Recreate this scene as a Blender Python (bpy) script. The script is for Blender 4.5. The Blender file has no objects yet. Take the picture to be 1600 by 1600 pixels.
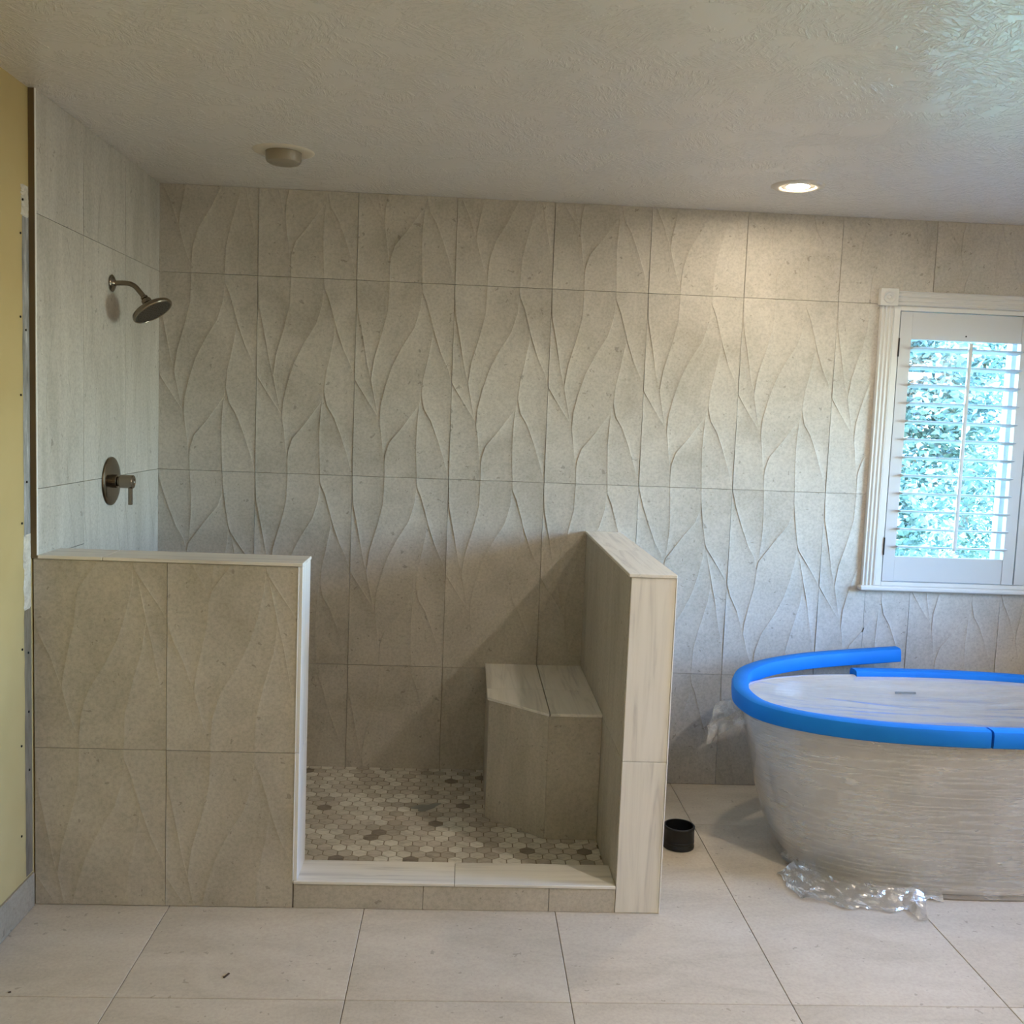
import bpy, bmesh, math, random
from mathutils import Vector, Matrix, noise
random.seed(7)
PI = math.pi
sc = bpy.context.scene
COL = sc.collection

# ------------------------------------------------------------------ camera
F_PX = 1555.63
CP, YAW, PIT, ROL = (1.2669, -4.1609, 1.5491), -0.0476, -0.0932, 0.0389
def ray(u, v):
    a, b = (u-800)/F_PX, (v-800)/F_PX
    c, s = math.cos(ROL), math.sin(ROL); a, b = c*a+s*b, -s*a+c*b
    x, y, z = a, 1.0, -b
    c, s = math.cos(PIT), math.sin(PIT); y, z = c*y-s*z, s*y+c*z
    c, s = math.cos(YAW), math.sin(YAW); x, y = c*x-s*y, s*x+c*y
    return Vector((x, y, z))
fw = ray(800, 800).normalized(); rt = (ray(801, 800)-ray(800, 800)).normalized(); up = rt.cross(fw)
cam = bpy.data.objects.new('camera', bpy.data.cameras.new('camera')); COL.objects.link(cam)
cam.matrix_world = Matrix(((rt.x, up.x, -fw.x, CP[0]), (rt.y, up.y, -fw.y, CP[1]), (rt.z, up.z, -fw.z, CP[2]), (0, 0, 0, 1)))
cam.data.sensor_width = 36; cam.data.lens = F_PX/1600*36; cam.data.clip_start = .05; cam.data.clip_end = 200
sc.camera = cam

# ------------------------------------------------------------------ look, sky, sun
sc.view_settings.view_transform = 'Standard'; sc.view_settings.look = 'None'
sc.view_settings.gamma = 1; sc.view_settings.use_curve_mapping = False
sc.view_settings.exposure = 2.22
SKY_STRENGTH = 2.75
LAMP_POWER = 80.0      # radiance of the recessed lamp lenses
SUN_ENERGY = 2.6
w = bpy.data.worlds.new('sky'); sc.world = w; w.use_nodes = True
nt = w.node_tree; nt.nodes.clear()
sky = nt.nodes.new('ShaderNodeTexSky'); sky.sky_type = 'NISHITA'; sky.sun_disc = False
sky.sun_elevation = math.radians(42); sky.sun_rotation = math.radians(200); sky.air_density = 1.2; sky.dust_density = .6
bg = nt.nodes.new('ShaderNodeBackground'); bg.inputs[1].default_value = SKY_STRENGTH
wo = nt.nodes.new('ShaderNodeOutputWorld')
tint = nt.nodes.new('ShaderNodeMix'); tint.data_type = 'RGBA'; tint.blend_type = 'MULTIPLY'
tint.inputs[0].default_value = 1.0; tint.inputs[7].default_value = (.66, .86, 1.22, 1)      # camera balanced for the warm lamps
nt.links.new(sky.outputs[0], tint.inputs[6]); nt.links.new(tint.outputs[2], bg.inputs[0]); nt.links.new(bg.outputs[0], wo.inputs[0])
sun = bpy.data.objects.new('sun', bpy.data.lights.new('sun', 'SUN')); COL.objects.link(sun)
sun.data.energy = SUN_ENERGY; sun.data.angle = math.radians(.6); sun.data.color = (.80, .92, 1.0)
sun.rotation_euler = Vector((.30, .85, -.80)).to_track_quat('-Z', 'Y').to_euler(); sun.location = (-4, -10, 9)
cy = sc.cycles
cy.use_denoising = True
try: cy.denoiser = 'OPENIMAGEDENOISE'; cy.denoising_input_passes = 'RGB_ALBEDO_NORMAL'
except Exception: pass
cy.max_bounces = 12; cy.diffuse_bounces = 8; cy.glossy_bounces = 5; cy.transmission_bounces = 8; cy.transparent_max_bounces = 24
cy.sample_clamp_indirect = 8; cy.caustics_reflective = False; cy.caustics_refractive = False
cy.use_adaptive_sampling = False
def portal(name, loc, rot, sx, sy):
    l = bpy.data.lights.new(name, 'AREA'); l.shape = 'RECTANGLE'; l.size = sx; l.size_y = sy
    l.cycles.is_portal = True
    o = bpy.data.objects.new(name, l); COL.objects.link(o); o.location = loc; o.rotation_euler = rot

# room constants (metres; back wall face y=0, left tiled face x=0, floor z=0)
CEIL, XR, YF = 2.437, 4.75, -5.6
WX0, WX1, WZ0, WZ1 = 3.03, 4.246, .905, 2.081          # visible window opening
W2Y0, W2Y1, W2Z0, W2Z1 = -1.80, -.75, .95, 2.05         # window on the right wall
portal('portal_back', ((WX0+WX1)/2, .17, (WZ0+WZ1)/2), (-PI/2, 0, 0), WX1-WX0, WZ1-WZ0)
portal('portal_right', (XR+.17, (W2Y0+W2Y1)/2, (W2Z0+W2Z1)/2), (PI/2, 0, PI/2), W2Y1-W2Y0, W2Z1-W2Z0)

# ------------------------------------------------------------------ materials
def srgb(r, g, b):
    f = lambda c: ((c/255+.055)/1.055)**2.4 if c > 10 else c/255/12.92
    return (f(r), f(g), f(b), 1)
class NT:
    def __init__(s, name):
        s.m = bpy.data.materials.new(name); s.m.use_nodes = True; s.t = s.m.node_tree; s.t.nodes.clear()
    def n(s, typ, ins=None, **kw):
        x = s.t.nodes.new(typ)
        for k, v in kw.items(): setattr(x, k, v)
        for k, v in (ins or {}).items():
            if isinstance(v, bpy.types.NodeSocket): s.t.links.new(v, x.inputs[k])
            else: x.inputs[k].default_value = v
        return x
    def math(s, op, a, b=0.0, c=None):
        d = {0: a, 1: b}
        if c is not None: d[2] = c
        return s.n('ShaderNodeMath', d, operation=op).outputs[0]
    def vmath(s, op, a, b): return s.n('ShaderNodeVectorMath', {0: a, 1: b}, operation=op).outputs[0]
    def noise(s, vec, scale, detail=3, rough=.5, dist=0.0):
        return s.n('ShaderNodeTexNoise', {'Vector': vec, 'Scale': scale, 'Detail': detail, 'Roughness': rough, 'Distortion': dist}).outputs['Fac']
    def ramp(s, fac, stops):
        r = s.n('ShaderNodeValToRGB', {0: fac}); e = r.color_ramp.elements
        while len(e) < len(stops): e.new(.5)
        for el, (p, c) in zip(e, stops): el.position = p; el.color = c
        return r.outputs[0]
    def mix(s, fac, a, b, mode='MIX'):
        x = s.t.nodes.new('ShaderNodeMix'); x.data_type = 'RGBA'; x.blend_type = mode
        for k, v in ((0, fac), (6, a), (7, b)):
            if isinstance(v, bpy.types.NodeSocket): s.t.links.new(v, x.inputs[k])
            else: x.inputs[k].default_value = v
        return x.outputs[2]
    def obj_coord(s, rnd=True):
        tc = s.n('ShaderNodeTexCoord').outputs['Object']
        if not rnd: return tc
        r = s.n('ShaderNodeObjectInfo').outputs['Random']
        off = s.n('ShaderNodeCombineXYZ', {0: s.math('MULTIPLY', r, 37.0), 1: s.math('MULTIPLY', r, 91.0), 2: s.math('MULTIPLY', r, 53.0)}).outputs[0]
        return s.vmath('ADD', tc, off)
    def out(s, sh): s.n('ShaderNodeOutputMaterial', {0: sh}); return s.m
    def bsdf(s, color, rough=.5, metal=0.0, bump=None, bstr=.3, bdist=.001, spec=.5, **extra):
        d = {'Base Color': color, 'Roughness': rough, 'Metallic': metal, 'Specular IOR Level': spec}; d.update(extra)
        if bump is not None: d['Normal'] = s.n('ShaderNodeBump', {'Height': bump, 'Strength': bstr, 'Distance': bdist}).outputs[0]
        return s.n('ShaderNodeBsdfPrincipled', d).outputs[0]
def plain(name, rgb, rough=.5, metal=0.0, spec=.5):
    t = NT(name); return t.out(t.bsdf(srgb(*rgb), rough, metal, spec=spec))
def scl(t, v, x, y, z): return t.vmath('MULTIPLY', v, (x, y, z))

def stone(name, base, rough=.5, streak=None, contrast=1.0, grain=.32):
    """limestone-look porcelain: cloudy mottling, small pits, a faint grain"""
    t = NT(name); p = t.obj_coord()
    r, g, b = base
    k = contrast
    lo = srgb(r-13*k, g-13*k, b-14*k); mi = srgb(r, g, b); hi = srgb(r+9*k, g+9*k, b+9*k)
    q = scl(t, p, *(streak or (1, 1, 1)))
    cloud = t.noise(q, 3.2, 5, .62, .6)
    c = t.ramp(cloud, [(.32, lo), (.5, mi), (.68, hi)])
    fine = t.noise(p, 95, 4, .7)
    c = t.mix(grain, c, t.ramp(fine, [(.36, srgb(150, 148, 146)), (.5, srgb(188, 188, 188)), (.66, srgb(214, 214, 214))]), 'OVERLAY')
    pit = t.noise(p, 42, 2, .5, .4)
    patch = t.noise(p, 4.0, 2)
    pf = t.math('MULTIPLY', t.math('GREATER_THAN', pit, .70), t.math('GREATER_THAN', patch, .45))
    c = t.mix(t.math('MULTIPLY', pf, .5), c, srgb(r-62, g-64, b-64))
    return t.out(t.bsdf(c, rough, bump=fine, bstr=.12, bdist=.0006, spec=.4))
M = {}
TILE = (182, 176, 165)
M['tile'] = stone('limestone_tile', TILE, .52)
M['tile_v'] = stone('limestone_tile_streaked', TILE, .5, (3, 3, .5))
M['floor_tile'] = stone('floor_stone', (197, 184, 164), .42, (.7, 1.8, 1), .9, .22)
M['base_tile'] = stone('baseboard_stone', (150, 138, 118), .5)
M['grout'] = plain('grout', (118, 108, 94), .9)
M['floor_grout'] = plain('floor_grout', (122, 110, 94), .9)
M['hex_grout'] = plain('hex_grout', (132, 122, 104), .9)
def marble(name, st):
    t = NT(name); p = t.obj_coord(); q = scl(t, p, *st)
    a = t.noise(q, 6, 4, .6, .8)
    c = t.ramp(a, [(.33, srgb(198, 194, 188)), (.46, srgb(219, 215, 207)), (.56, srgb(224, 220, 212)), (.75, srgb(228, 224, 217))])
    return t.out(t.bsdf(c, .38, bump=a, bstr=.02, spec=.45))
M['trim_x'] = marble('veined_marble_x', (.35, 6, 6)); M['trim_y'] = marble('veined_marble_y', (6, .35, 6)); M['trim_z'] = marble('veined_marble_z', (5, 5, .35))
hexes = [(214, 210, 200), (200, 195, 184), (184, 177, 166), (170, 162, 150), (192, 184, 174), (128, 119, 108)]
for i, h in enumerate(hexes):
    t = NT('mosaic_marble_%s' % 'abcdef'[i]); p = t.obj_coord()
    v = t.noise(scl(t, p, 1, 3, 1), 22, 4, .6, 1.2)
    c = t.ramp(v, [(.35, srgb(*[x-24 for x in h])), (.5, srgb(*h)), (.7, srgb(*[min(x+10, 235) for x in h]))])
    M['hex%d' % i] = t.out(t.bsdf(c, .4, spec=.4))
M['trim_white'] = plain('white_trim_paint', (204, 203, 199), .32)
M['edge_white'] = plain('white_metal_edge', (232, 230, 226), .35)
M['shutter'] = plain('white_shutter_paint', (187, 188, 188), .38)
M['vinyl'] = plain('white_window_vinyl', (205, 208, 210), .4)
M['hinge'] = plain('dark_hinge', (40, 38, 36), .45, .6)
t = NT('brushed_nickel'); M['nickel'] = t.out(t.bsdf(srgb(140, 128, 112), .2, 1.0, bump=t.noise(t.obj_coord(), 400, 2), bstr=.04))
M['nickel_face'] = plain('nozzle_face', (70, 62, 52), .4, .5)
M['dark'] = plain('dark_hole', (16, 13, 10), .9)
M['board'] = plain('raw_board_edge', (108, 92, 66), .9)
M['black'] = plain('black_rubber', (14, 14, 15), .42)
M['splinter'] = plain('brown_wood_chip', (70, 52, 34), .8)
t = NT('yellow_wall_paint'); p = t.obj_coord(False); n_ = t.noise(p, 2.0, 4, .6); f_ = t.noise(p, 60, 4, .6)
M['yellow'] = t.out(t.bsdf(t.ramp(n_, [(.35, srgb(178, 156, 104)), (.65, srgb(188, 167, 116))]), .55, bump=f_, bstr=.12, bdist=.0015))
M['wall_plain'] = plain('beige_wall_paint', (222, 214, 198), .6)
t = NT('cement_strip'); p = t.obj_coord(False); n_ = t.noise(scl(t, p, 14, 14, 2.2), 3, 5, .7)
M['cement'] = t.out(t.bsdf(t.ramp(n_, [(.30, srgb(96, 94, 90)), (.5, srgb(138, 136, 132)), (.62, srgb(160, 158, 154)), (.74, srgb(214, 212, 206))]), .8, bump=n_, bstr=.5, bdist=.003))
t = NT('brown_backer_board'); p = t.obj_coord(False); n_ = t.noise(scl(t, p, 10, 10, 2), 3, 5, .7)
M['backer'] = t.out(t.bsdf(t.ramp(n_, [(.35, srgb(104, 92, 74)), (.62, srgb(132, 120, 100))]), .85, bump=n_, bstr=.4, bdist=.002))
t = NT('joint_compound'); p = t.obj_coord(False); n_ = t.noise(p, 26, 5, .7, .5)
M['mud'] = t.out(t.bsdf(t.ramp(n_, [(.32, srgb(168, 160, 146)), (.5, srgb(196, 188, 172)), (.7, srgb(214, 210, 202))]), .85, bump=n_, bstr=.6, bdist=.003))
M['acrylic'] = plain('white_acrylic', (240, 238, 234), .16)
M['porcelain_trim'] = plain('light_trim_metal', (214, 206, 190), .4)
M['frosted'] = plain('frosted_lens', (150, 140, 122), .3)
t = NT('blue_foam'); p = t.obj_coord(False)
M['foam'] = t.out(t.bsdf(t.ramp(t.noise(p, 6, 3), [(.3, srgb(0, 108, 192)), (.7, srgb(2, 118, 204))]), .62, bump=t.noise(p, 260, 3, .7), bstr=.15, bdist=.001, spec=.3))
# glass
t = NT('window_glass')
M['glass'] = t.out(t.n('ShaderNodeMixShader', {0: t.n('ShaderNodeFresnel', {0: 1.45}).outputs[0], 1: t.n('ShaderNodeBsdfTransparent', {0: (.95, .98, .97, 1)}).outputs[0], 2: t.n('ShaderNodeBsdfGlossy', {1: .02}).outputs[0]}).outputs[0])
# clear stretch film: mostly see-through, hazy where it bunches, glossy in creases
def film(name, stretch, haze, bstr, lo=.35, hi=.75, hz2=.28):
    t = NT(name); p = t.obj_coord(False)
    wv = t.noise(scl(t, p, *stretch), 1.0, 4, .6, .35)
    big = t.noise(p, 3.2, 3, .6, .5)
    creases = t.math('POWER', t.math('SUBTRACT', 1.0, t.math('MULTIPLY', t.math('ABSOLUTE', t.math('SUBTRACT', wv, .5)), 9.0), ), 3.0)
    ridge = t.n('ShaderNodeMapRange', {0: wv, 1: .57, 2: .68, 3: 0.0, 4: 1.0}).outputs[0]     # sparse stretched ridges
    h = t.math('ADD', t.math('MULTIPLY', ridge, 1.0), t.math('MULTIPLY', big, .5))
    nrm = t.n('ShaderNodeBump', {'Height': h, 'Strength': bstr, 'Distance': .004}).outputs[0]
    gl = t.n('ShaderNodeBsdfGlossy', {'Color': (1, 1, 1, 1), 'Roughness': .13, 'Normal': nrm}).outputs[0]
    df = t.n('ShaderNodeBsdfDiffuse', {0: (.86, .86, .85, 1), 'Normal': nrm}).outputs[0]
    tr = t.n('ShaderNodeBsdfTransparent', {0: (.985, .985, .985, 1)}).outputs[0]
    hz = t.n('ShaderNodeMapRange', {0: big, 1: lo, 2: hi, 3: haze, 4: hz2}).outputs[0]
    hz = t.math('ADD', hz, t.math('MULTIPLY', t.math('MAXIMUM', creases, 0.0), .14))
    a = t.n('ShaderNodeMixShader', {0: hz, 1: tr, 2: df}).outputs[0]
    fr = t.n('ShaderNodeFresnel', {'IOR': 1.5, 'Normal': nrm}).outputs[0]
    fr = t.math('MINIMUM', t.math('MULTIPLY', fr, 1.6), .8)
    return t.out(t.n('ShaderNodeMixShader', {0: fr, 1: a, 2: gl}).outputs[0])
M['film_body'] = film('stretch_film', (2.4, 2.4, 46), .06, .08, .38, .70, .34)
M['film_top'] = film('stretch_film_top', (2.5, 26, 2.5), .10, .22, .40, .75, .22)
M['film_loose'] = film('crumpled_film', (22, 22, 22), .20, .45, .30, .62, .58)
M['scrap'] = plain('grey_plastic_scrap', (138, 140, 136), .3)
# ceiling: brushed "crow's foot" plaster under satin paint
t = NT('brushed_ceiling_plaster'); p = t.n('ShaderNodeTexCoord').outputs['Object']
def strokes(cs, off, freq):
    q = t.vmath('ADD', p, (off, off*.6, 0))
    wob = scl(t, t.n('ShaderNodeTexNoise', {'Vector': q, 'Scale': 14.0, 'Detail': 2.0}).outputs['Color'], .11, .11, 0)
    cell = t.n('ShaderNodeTexVoronoi', {'Vector': t.vmath('ADD', q, wob), 'Scale': cs}, voronoi_dimensions='2D')
    ca = t.math('MULTIPLY', t.n('ShaderNodeSeparateXYZ', {0: cell.outputs['Color']}).outputs[0], 6.28)
    rv = t.n('ShaderNodeVectorRotate', {'Vector': q, 'Angle': ca}, rotation_type='Z_AXIS').outputs[0]
    n = t.noise(scl(t, rv, 1.0, 4.6, 1.0), freq, 2, .5, .35)
    return t.n('ShaderNodeMapRange', {0: n, 1: .46, 2: .62, 3: 0.0, 4: 1.0}).outputs[0]
h = t.math('MAXIMUM', strokes(8.0, 0, 24), t.math('MULTIPLY', strokes(6.0, 3.7, 19), .8))
gate = t.n('ShaderNodeMapRange', {0: t.noise(p, 7.0, 4, .65, .6), 1: .42, 2: .47, 3: 0.0, 4: 1.0}).outputs[0]
h = t.math('MULTIPLY', h, gate)
M['ceiling'] = t.out(t.bsdf(srgb(226, 223, 219), .24, bump=h, bstr=.75, bdist=.0022, spec=.5))
def lampmat(name, col, s):
    t = NT(name); return t.out(t.n('ShaderNodeEmission', {0: col, 1: s}).outputs[0])
M['lamp'] = lampmat('lit_lamp_lens', (1.0, .86, .66, 1), LAMP_POWER)
M['lamp_c'] = lampmat('brightest_lamp_lens', (1.0, .88, .74, 1), LAMP_POWER*3.7)
M['lamp_fill'] = lampmat('fill_lamp_lens', (1.0, .89, .77, 1), LAMP_POWER*.6)  # lens of the unseen ceiling lamps added to lift dark areas
t = NT('leaf_green'); p = t.obj_coord(False)
leafc = t.ramp(t.noise(p, 3.5, 3), [(.3, srgb(36, 56, 54)), (.55, srgb(66, 90, 80)), (.75, srgb(136, 156, 132))])
M['leaf'] = t.out(t.n('ShaderNodeMixShader', {0: .35, 1: t.bsdf(leafc, .4), 2: t.n('ShaderNodeBsdfTranslucent', {0: leafc}).outputs[0]}).outputs[0])
M['bark'] = plain('tree_bark', (96, 84, 70), .9)
t = NT('lawn'); M['lawn'] = t.out(t.bsdf(t.ramp(t.noise(t.obj_coord(False), 3, 5), [(.3, srgb(84, 110, 60)), (.7, srgb(120, 146, 84))]), .9))

# ------------------------------------------------------------------ helpers
def link(name, me, mat=None, parent=None, loc=None, rotz=0.0):
    o = bpy.data.objects.new(name, me); COL.objects.link(o)
    if mat is not None and me is not None and not me.materials: me.materials.append(M[mat] if isinstance(mat, str) else mat)
    if loc is not None: o.location = loc
    o.rotation_euler[2] = rotz
    if parent is not None: o.parent = parent
    return o
def tag(o, label, cat, group=None):
    o['label'] = label; o['category'] = cat
    if group: o['group'] = group
    return o
def struct(o): o['kind'] = 'structure'; return o
def empty(name, loc=(0, 0, 0)):
    o = bpy.data.objects.new(name, None); COL.objects.link(o); o.location = loc; o.empty_display_size = .1; return o
def mesh(vs, fs, smooth=False, name='mesh'):
    me = bpy.data.meshes.new(name); me.from_pydata([tuple(v) for v in vs], [], fs); me.update()
    if smooth: me.polygons.foreach_set('use_smooth', [True]*len(me.polygons))
    return me
_bc = {}
def box_mesh(sx, sy, sz, bev=.0012, seg=1, fresh=False):
    k = (round(sx, 4), round(sy, 4), round(sz, 4), bev, seg)
    if k in _bc and not fresh: return _bc[k]
    bm = bmesh.new(); bmesh.ops.create_cube(bm, size=1); bmesh.ops.scale(bm, vec=(sx, sy, sz), verts=bm.verts)
    if bev > 0: bmesh.ops.bevel(bm, geom=bm.edges[:], offset=min(bev, sx*.3, sy*.3, sz*.3), segments=seg, affect='EDGES', profile=.5)
    me = bpy.data.meshes.new('box'); bm.to_mesh(me); bm.free(); 
    if not fresh: _bc[k] = me
    return me
def box(name, x0, x1, y0, y1, z0, z1, mat, parent=None, bev=.0012, seg=1):
    """box given in world coordinates; parents stand unrotated at their own location"""
    me = box_mesh(abs(x1-x0), abs(y1-y0), abs(z1-z0), bev, seg, fresh=False)
    key = me.name+str(mat)
    if key not in _bc:
        m2 = me if not me.materials else me.copy()
        if m2 is not me: m2.materials.clear()
        m2.materials.append(M[mat]); _bc[key] = m2
    o = bpy.data.objects.new(name, _bc[key]); COL.objects.link(o)
    c = Vector(((x0+x1)/2, (y0+y1)/2, (z0+z1)/2))
    if parent is not None: o.parent = parent; c = c - gloc(parent)
    o.location = c
    return o
def gloc(o):
    v = Vector((0, 0, 0))
    while o is not None: v += o.location; o = o.parent
    return v
def boxes_mesh(lst):
    vs, fs = [], []
    for x0, x1, y0, y1, z0, z1 in lst:
        b = len(vs)
        vs += [(x0, y0, z0), (x1, y0, z0), (x1, y1, z0), (x0, y1, z0), (x0, y0, z1), (x1, y0, z1), (x1, y1, z1), (x0, y1, z1)]
        fs += [tuple(b+i for i in f) for f in ((0, 3, 2, 1), (4, 5, 6, 7), (0, 1, 5, 4), (1, 2, 6, 5), (2, 3, 7, 6), (3, 0, 4, 7))]
    return mesh(vs, fs)
def lathe(profile, seg=40, axis='Z', smooth=True, close=False):
    vs, fs = [], []
    for r, h in profile:
        for i in range(seg):
            a = 2*PI*i/seg; c, s = r*math.cos(a), r*math.sin(a)
            vs.append((c, s, h) if axis == 'Z' else (h, c, s))
    n = len(profile)
    for j in range(n-1):
        for i in range(seg):
            k = (i+1) % seg; fs.append((j*seg+i, j*seg+k, (j+1)*seg+k, (j+1)*seg+i))
    if profile[0][0] > 1e-6: fs.append(tuple(range(seg))[::-1])
    if profile[-1][0] > 1e-6: fs.append(tuple((n-1)*seg+i for i in range(seg)))
    me = mesh(vs, fs, smooth)
    bm = bmesh.new(); bm.from_mesh(me); bmesh.ops.remove_doubles(bm, verts=bm.verts, dist=1e-6)
    bmesh.ops.recalc_face_normals(bm, faces=bm.faces)
    for e in bm.edges:
        if len(e.link_faces) == 2 and e.calc_face_angle(0) > .6: e.smooth = False
    bm.to_mesh(me); bm.free(); return me
def sweep(path, section, closed=False, up=Vector((0, 0, 1)), smooth=True):
    """section: list of (side, up) offsets; path: list of Vector"""
    vs, fs = [], []; n, k = len(path), len(section)
    for i, p in enumerate(path):
        a = path[(i-1) % n] if closed or i > 0 else path[i]; b = path[(i+1) % n] if closed or i < n-1 else path[i]
        d = (b-a).normalized(); s = d.cross(up).normalized(); u2 = s.cross(d)
        for (x, y) in section: vs.append(p+s*x+u2*y)
    for i in range(n if closed else n-1):
        j = (i+1) % n
        for q in range(k): fs.append((i*k+q, i*k+(q+1) % k, j*k+(q+1) % k, j*k+q))
    if not closed: fs.append(tuple(range(k))[::-1]); fs.append(tuple((n-1)*k+q for q in range(k)))
    me = mesh(vs, fs, smooth); bm = bmesh.new(); bm.from_mesh(me); bmesh.ops.recalc_face_normals(bm, faces=bm.faces)
    for e in bm.edges:
        if len(e.link_faces) == 2 and e.calc_face_angle(0) > .7: e.smooth = False
    bm.to_mesh(me); bm.free(); return me
def circle(r, n=16): return [(r*math.cos(2*PI*i/n), r*math.sin(2*PI*i/n)) for i in range(n)]
def smoothpath(pts, per=6):
    out = []; n = len(pts)
    for i in range(n-1):
        p0, p1, p2, p3 = pts[max(i-1, 0)], pts[i], pts[i+1], pts[min(i+2, n-1)]
        for k in range(per):
            t = k/per
            out.append(.5*((2*p1)+(p2-p0)*t+(2*p0-5*p1+4*p2-p3)*t*t+(3*p1-p0-3*p2+p3)*t**3))
    out.append(pts[-1].copy()); return out

# ------------------------------------------------------------------ relief tiles (0.4 x 0.8 m leaf-line pattern)
T, TH = .4, .8
CUR = {
 'A': [(0, 0), (.145, .015), (.268, .067), (.415, .125), (.50, .168), (.635, .225), (.72, .267), (.795, .291), (.882, .314), (.93, .328), (1, .3333)],
 'B': [(0, .3333), (.14, .325), (.26, .27), (.39, .197), (.50, .168)],
 'C': [(0, .6667), (.04, .668), (.13, .655), (.23, .595), (.33, .475), (.43, .38), (.53, .32), (.63, .275), (.72, .267)],
 'D': [(.50, 0), (.56, .075), (.60, .13), (.685, .245), (.72, .267)],
 'H': [(.04, .668), (.10, .72), (.18, .768), (.23, .795), (.255, .81), (.35, .878), (.43, .957), (.50, 1.0)],
 'E': [(.23, .795), (.28, .787), (.40, .74), (.48, .705), (.57, .690), (.62, .672), (.69, .66), (.79, .65), (.89, .655), (1, .6667)],
 'Fa': [(.62, .672), (.65, .63), (.745, .495), (.82, .375), (.885, .335), (.93, .328)],
 'G': [(.57, .690), (.645, .725), (.70, .795), (.80, .875), (.90, .945), (1, 1.0)],
}
def cu(pts, v):
    for (a, ua), (b, ub) in zip(pts, pts[1:]):
        if a-1e-9 <= v <= b+1e-9: return ua+(ub-ua)*((v-a)/(b-a) if b > a else 0)
VL = sorted(set([round(v, 4) for c in CUR.values() for v, _ in c] + [round(i/36, 4) for i in range(37)]))
_rc = {}
HMAX, KMAX = .0027, .045
def relief(design, regions, th=.009, gap=.0008, flat=1.0):
    """regions: list of (u0,u1,v0,v1) windows of one full tile; returns a mesh with its origin at the full tile's
    lower left corner, front looking to -Y"""
    key = (design, tuple(regions), flat)
    if key in _rc: return _rc[key]
    vs, fs = [], []
    def V(u, v, h): vs.append((u*T, -h, (1-v)*TH)); return len(vs)-1
    PT = ((0, 1), (.08, .62), (.22, .30), (.45, .06), (.62, 0), (.86, .25), (1, .66))   # each leaf is a shallow dish between crests
    def prof(u, v, L, R):
        if R-L < 1e-6: return 0
        H = min(HMAX, (R-L)*T*KMAX)*flat; t = (u-L)/(R-L)
        for (a, p), (b, q) in zip(PT, PT[1:]):
            if t <= b+1e-9: return H*(p+(q-p)*(t-a)/(b-a))
        return H*PT[-1][1]
    for (u0, u1, v0, v1) in regions:
        g, gz = gap/T, gap/TH
        a0, a1, b0, b1 = u0+g, u1-g, v0+gz, v1-gz
        lv = [b0]+[(v if design == 1 else 1-v) for v in (VL if design == 1 else VL[::-1])]+[b1]
        lv = sorted(x for x in lv if b0-1e-9 <= x <= b1+1e-9)
        lv = [x for i, x in enumerate(lv) if i == 0 or x-lv[i-1] > 1e-5]
        for va, vb in zip(lv, lv[1:]):
            mid = (va+vb)/2; act = []
            for c in CUR.values():
                f = (lambda v, c=c: cu(c, v)) if design == 1 else (lambda v, c=c: 1-cu(c, 1-v) if cu(c, 1-v) is not None else None)
                if f(mid) is not None and f(va+1e-6) is not None and f(vb-1e-6) is not None:
                    act.append((f(mid), f(min(va+1e-6, 1)), f(max(vb-1e-6, 0))))
            act.sort()
            bl = [(0, 0, 0)]+act+[(1, 1, 1)]
            prev = None
            cl = lambda u: min(max(u, a0), a1)
            for L, R in zip(bl, bl[1:]):
                if R[0]-L[0] < 1e-5 or R[0] <= a0 or L[0] >= a1: continue
                pts = []
                for v, i in ((va, 1), (vb, 2)):
                    ul, ur = cl(L[i]), cl(R[i])
                    us = [cl(L[i]+(R[i]-L[i])*p[0]) for p in PT]
                    pts.append([V(u, v, prof(u, v, L[i], R[i])) for u in us])
                ta, ba = pts; tl, tr, bl_, br = ta[0], ta[-1], ba[0], ba[-1]
                for k in range(len(PT)-1):
                    if vs[ta[k]] != vs[ta[k+1]] or vs[ba[k]] != vs[ba[k+1]]: fs.append((ba[k], ba[k+1], ta[k+1], ta[k]))
                if prev: fs.append((prev[1], bl_, tl, prev[0]))          # step between neighbours
                else:
                    q = [V(a0, va, -th), V(a0, vb, -th)]; fs.append((q[1], bl_, tl, q[0]))
                prev = (tr, br)
                if va == lv[0]: q = [V(vs[tl][0]/T, va, -th), V(vs[tr][0]/T, va, -th)]; fs.append(tuple(ta)+(q[1], q[0]))
                if vb == lv[-1]: q = [V(vs[bl_][0]/T, vb, -th), V(vs[br][0]/T, vb, -th)]; fs.append((bl_, q[0], q[1])+tuple(ba[:0:-1]))
            if prev:
                q = [V(a1, va, -th), V(a1, vb, -th)]; fs.append((prev[1], q[1], q[0], prev[0]))
    me = mesh(vs, fs, name='relief_tile')
    bm = bmesh.new(); bm.from_mesh(me); bmesh.ops.remove_doubles(bm, verts=bm.verts, dist=1e-6)
    bmesh.ops.dissolve_degenerate(bm, dist=1e-6, edges=bm.edges)
    bm.to_mesh(me); bm.free(); _rc[key] = me
    return me
def wall_tile(parent, x, y, z, rotz, design, regions, mat='tile', flat=1.0):
    """x,y,z = world position of the full tile's lower left front corner"""
    me = relief(design, regions, flat=flat)
    k = (me.name, mat)
    if k not in _rc:
        m2 = me if not me.materials else me.copy()
        if m2 is not me: m2.materials.clear()
        m2.materials.append(M[mat]); _rc[k] = m2
    return link('tile', _rc[k], None, parent, Vector((x, y, z))-gloc(parent), rotz)

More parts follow.
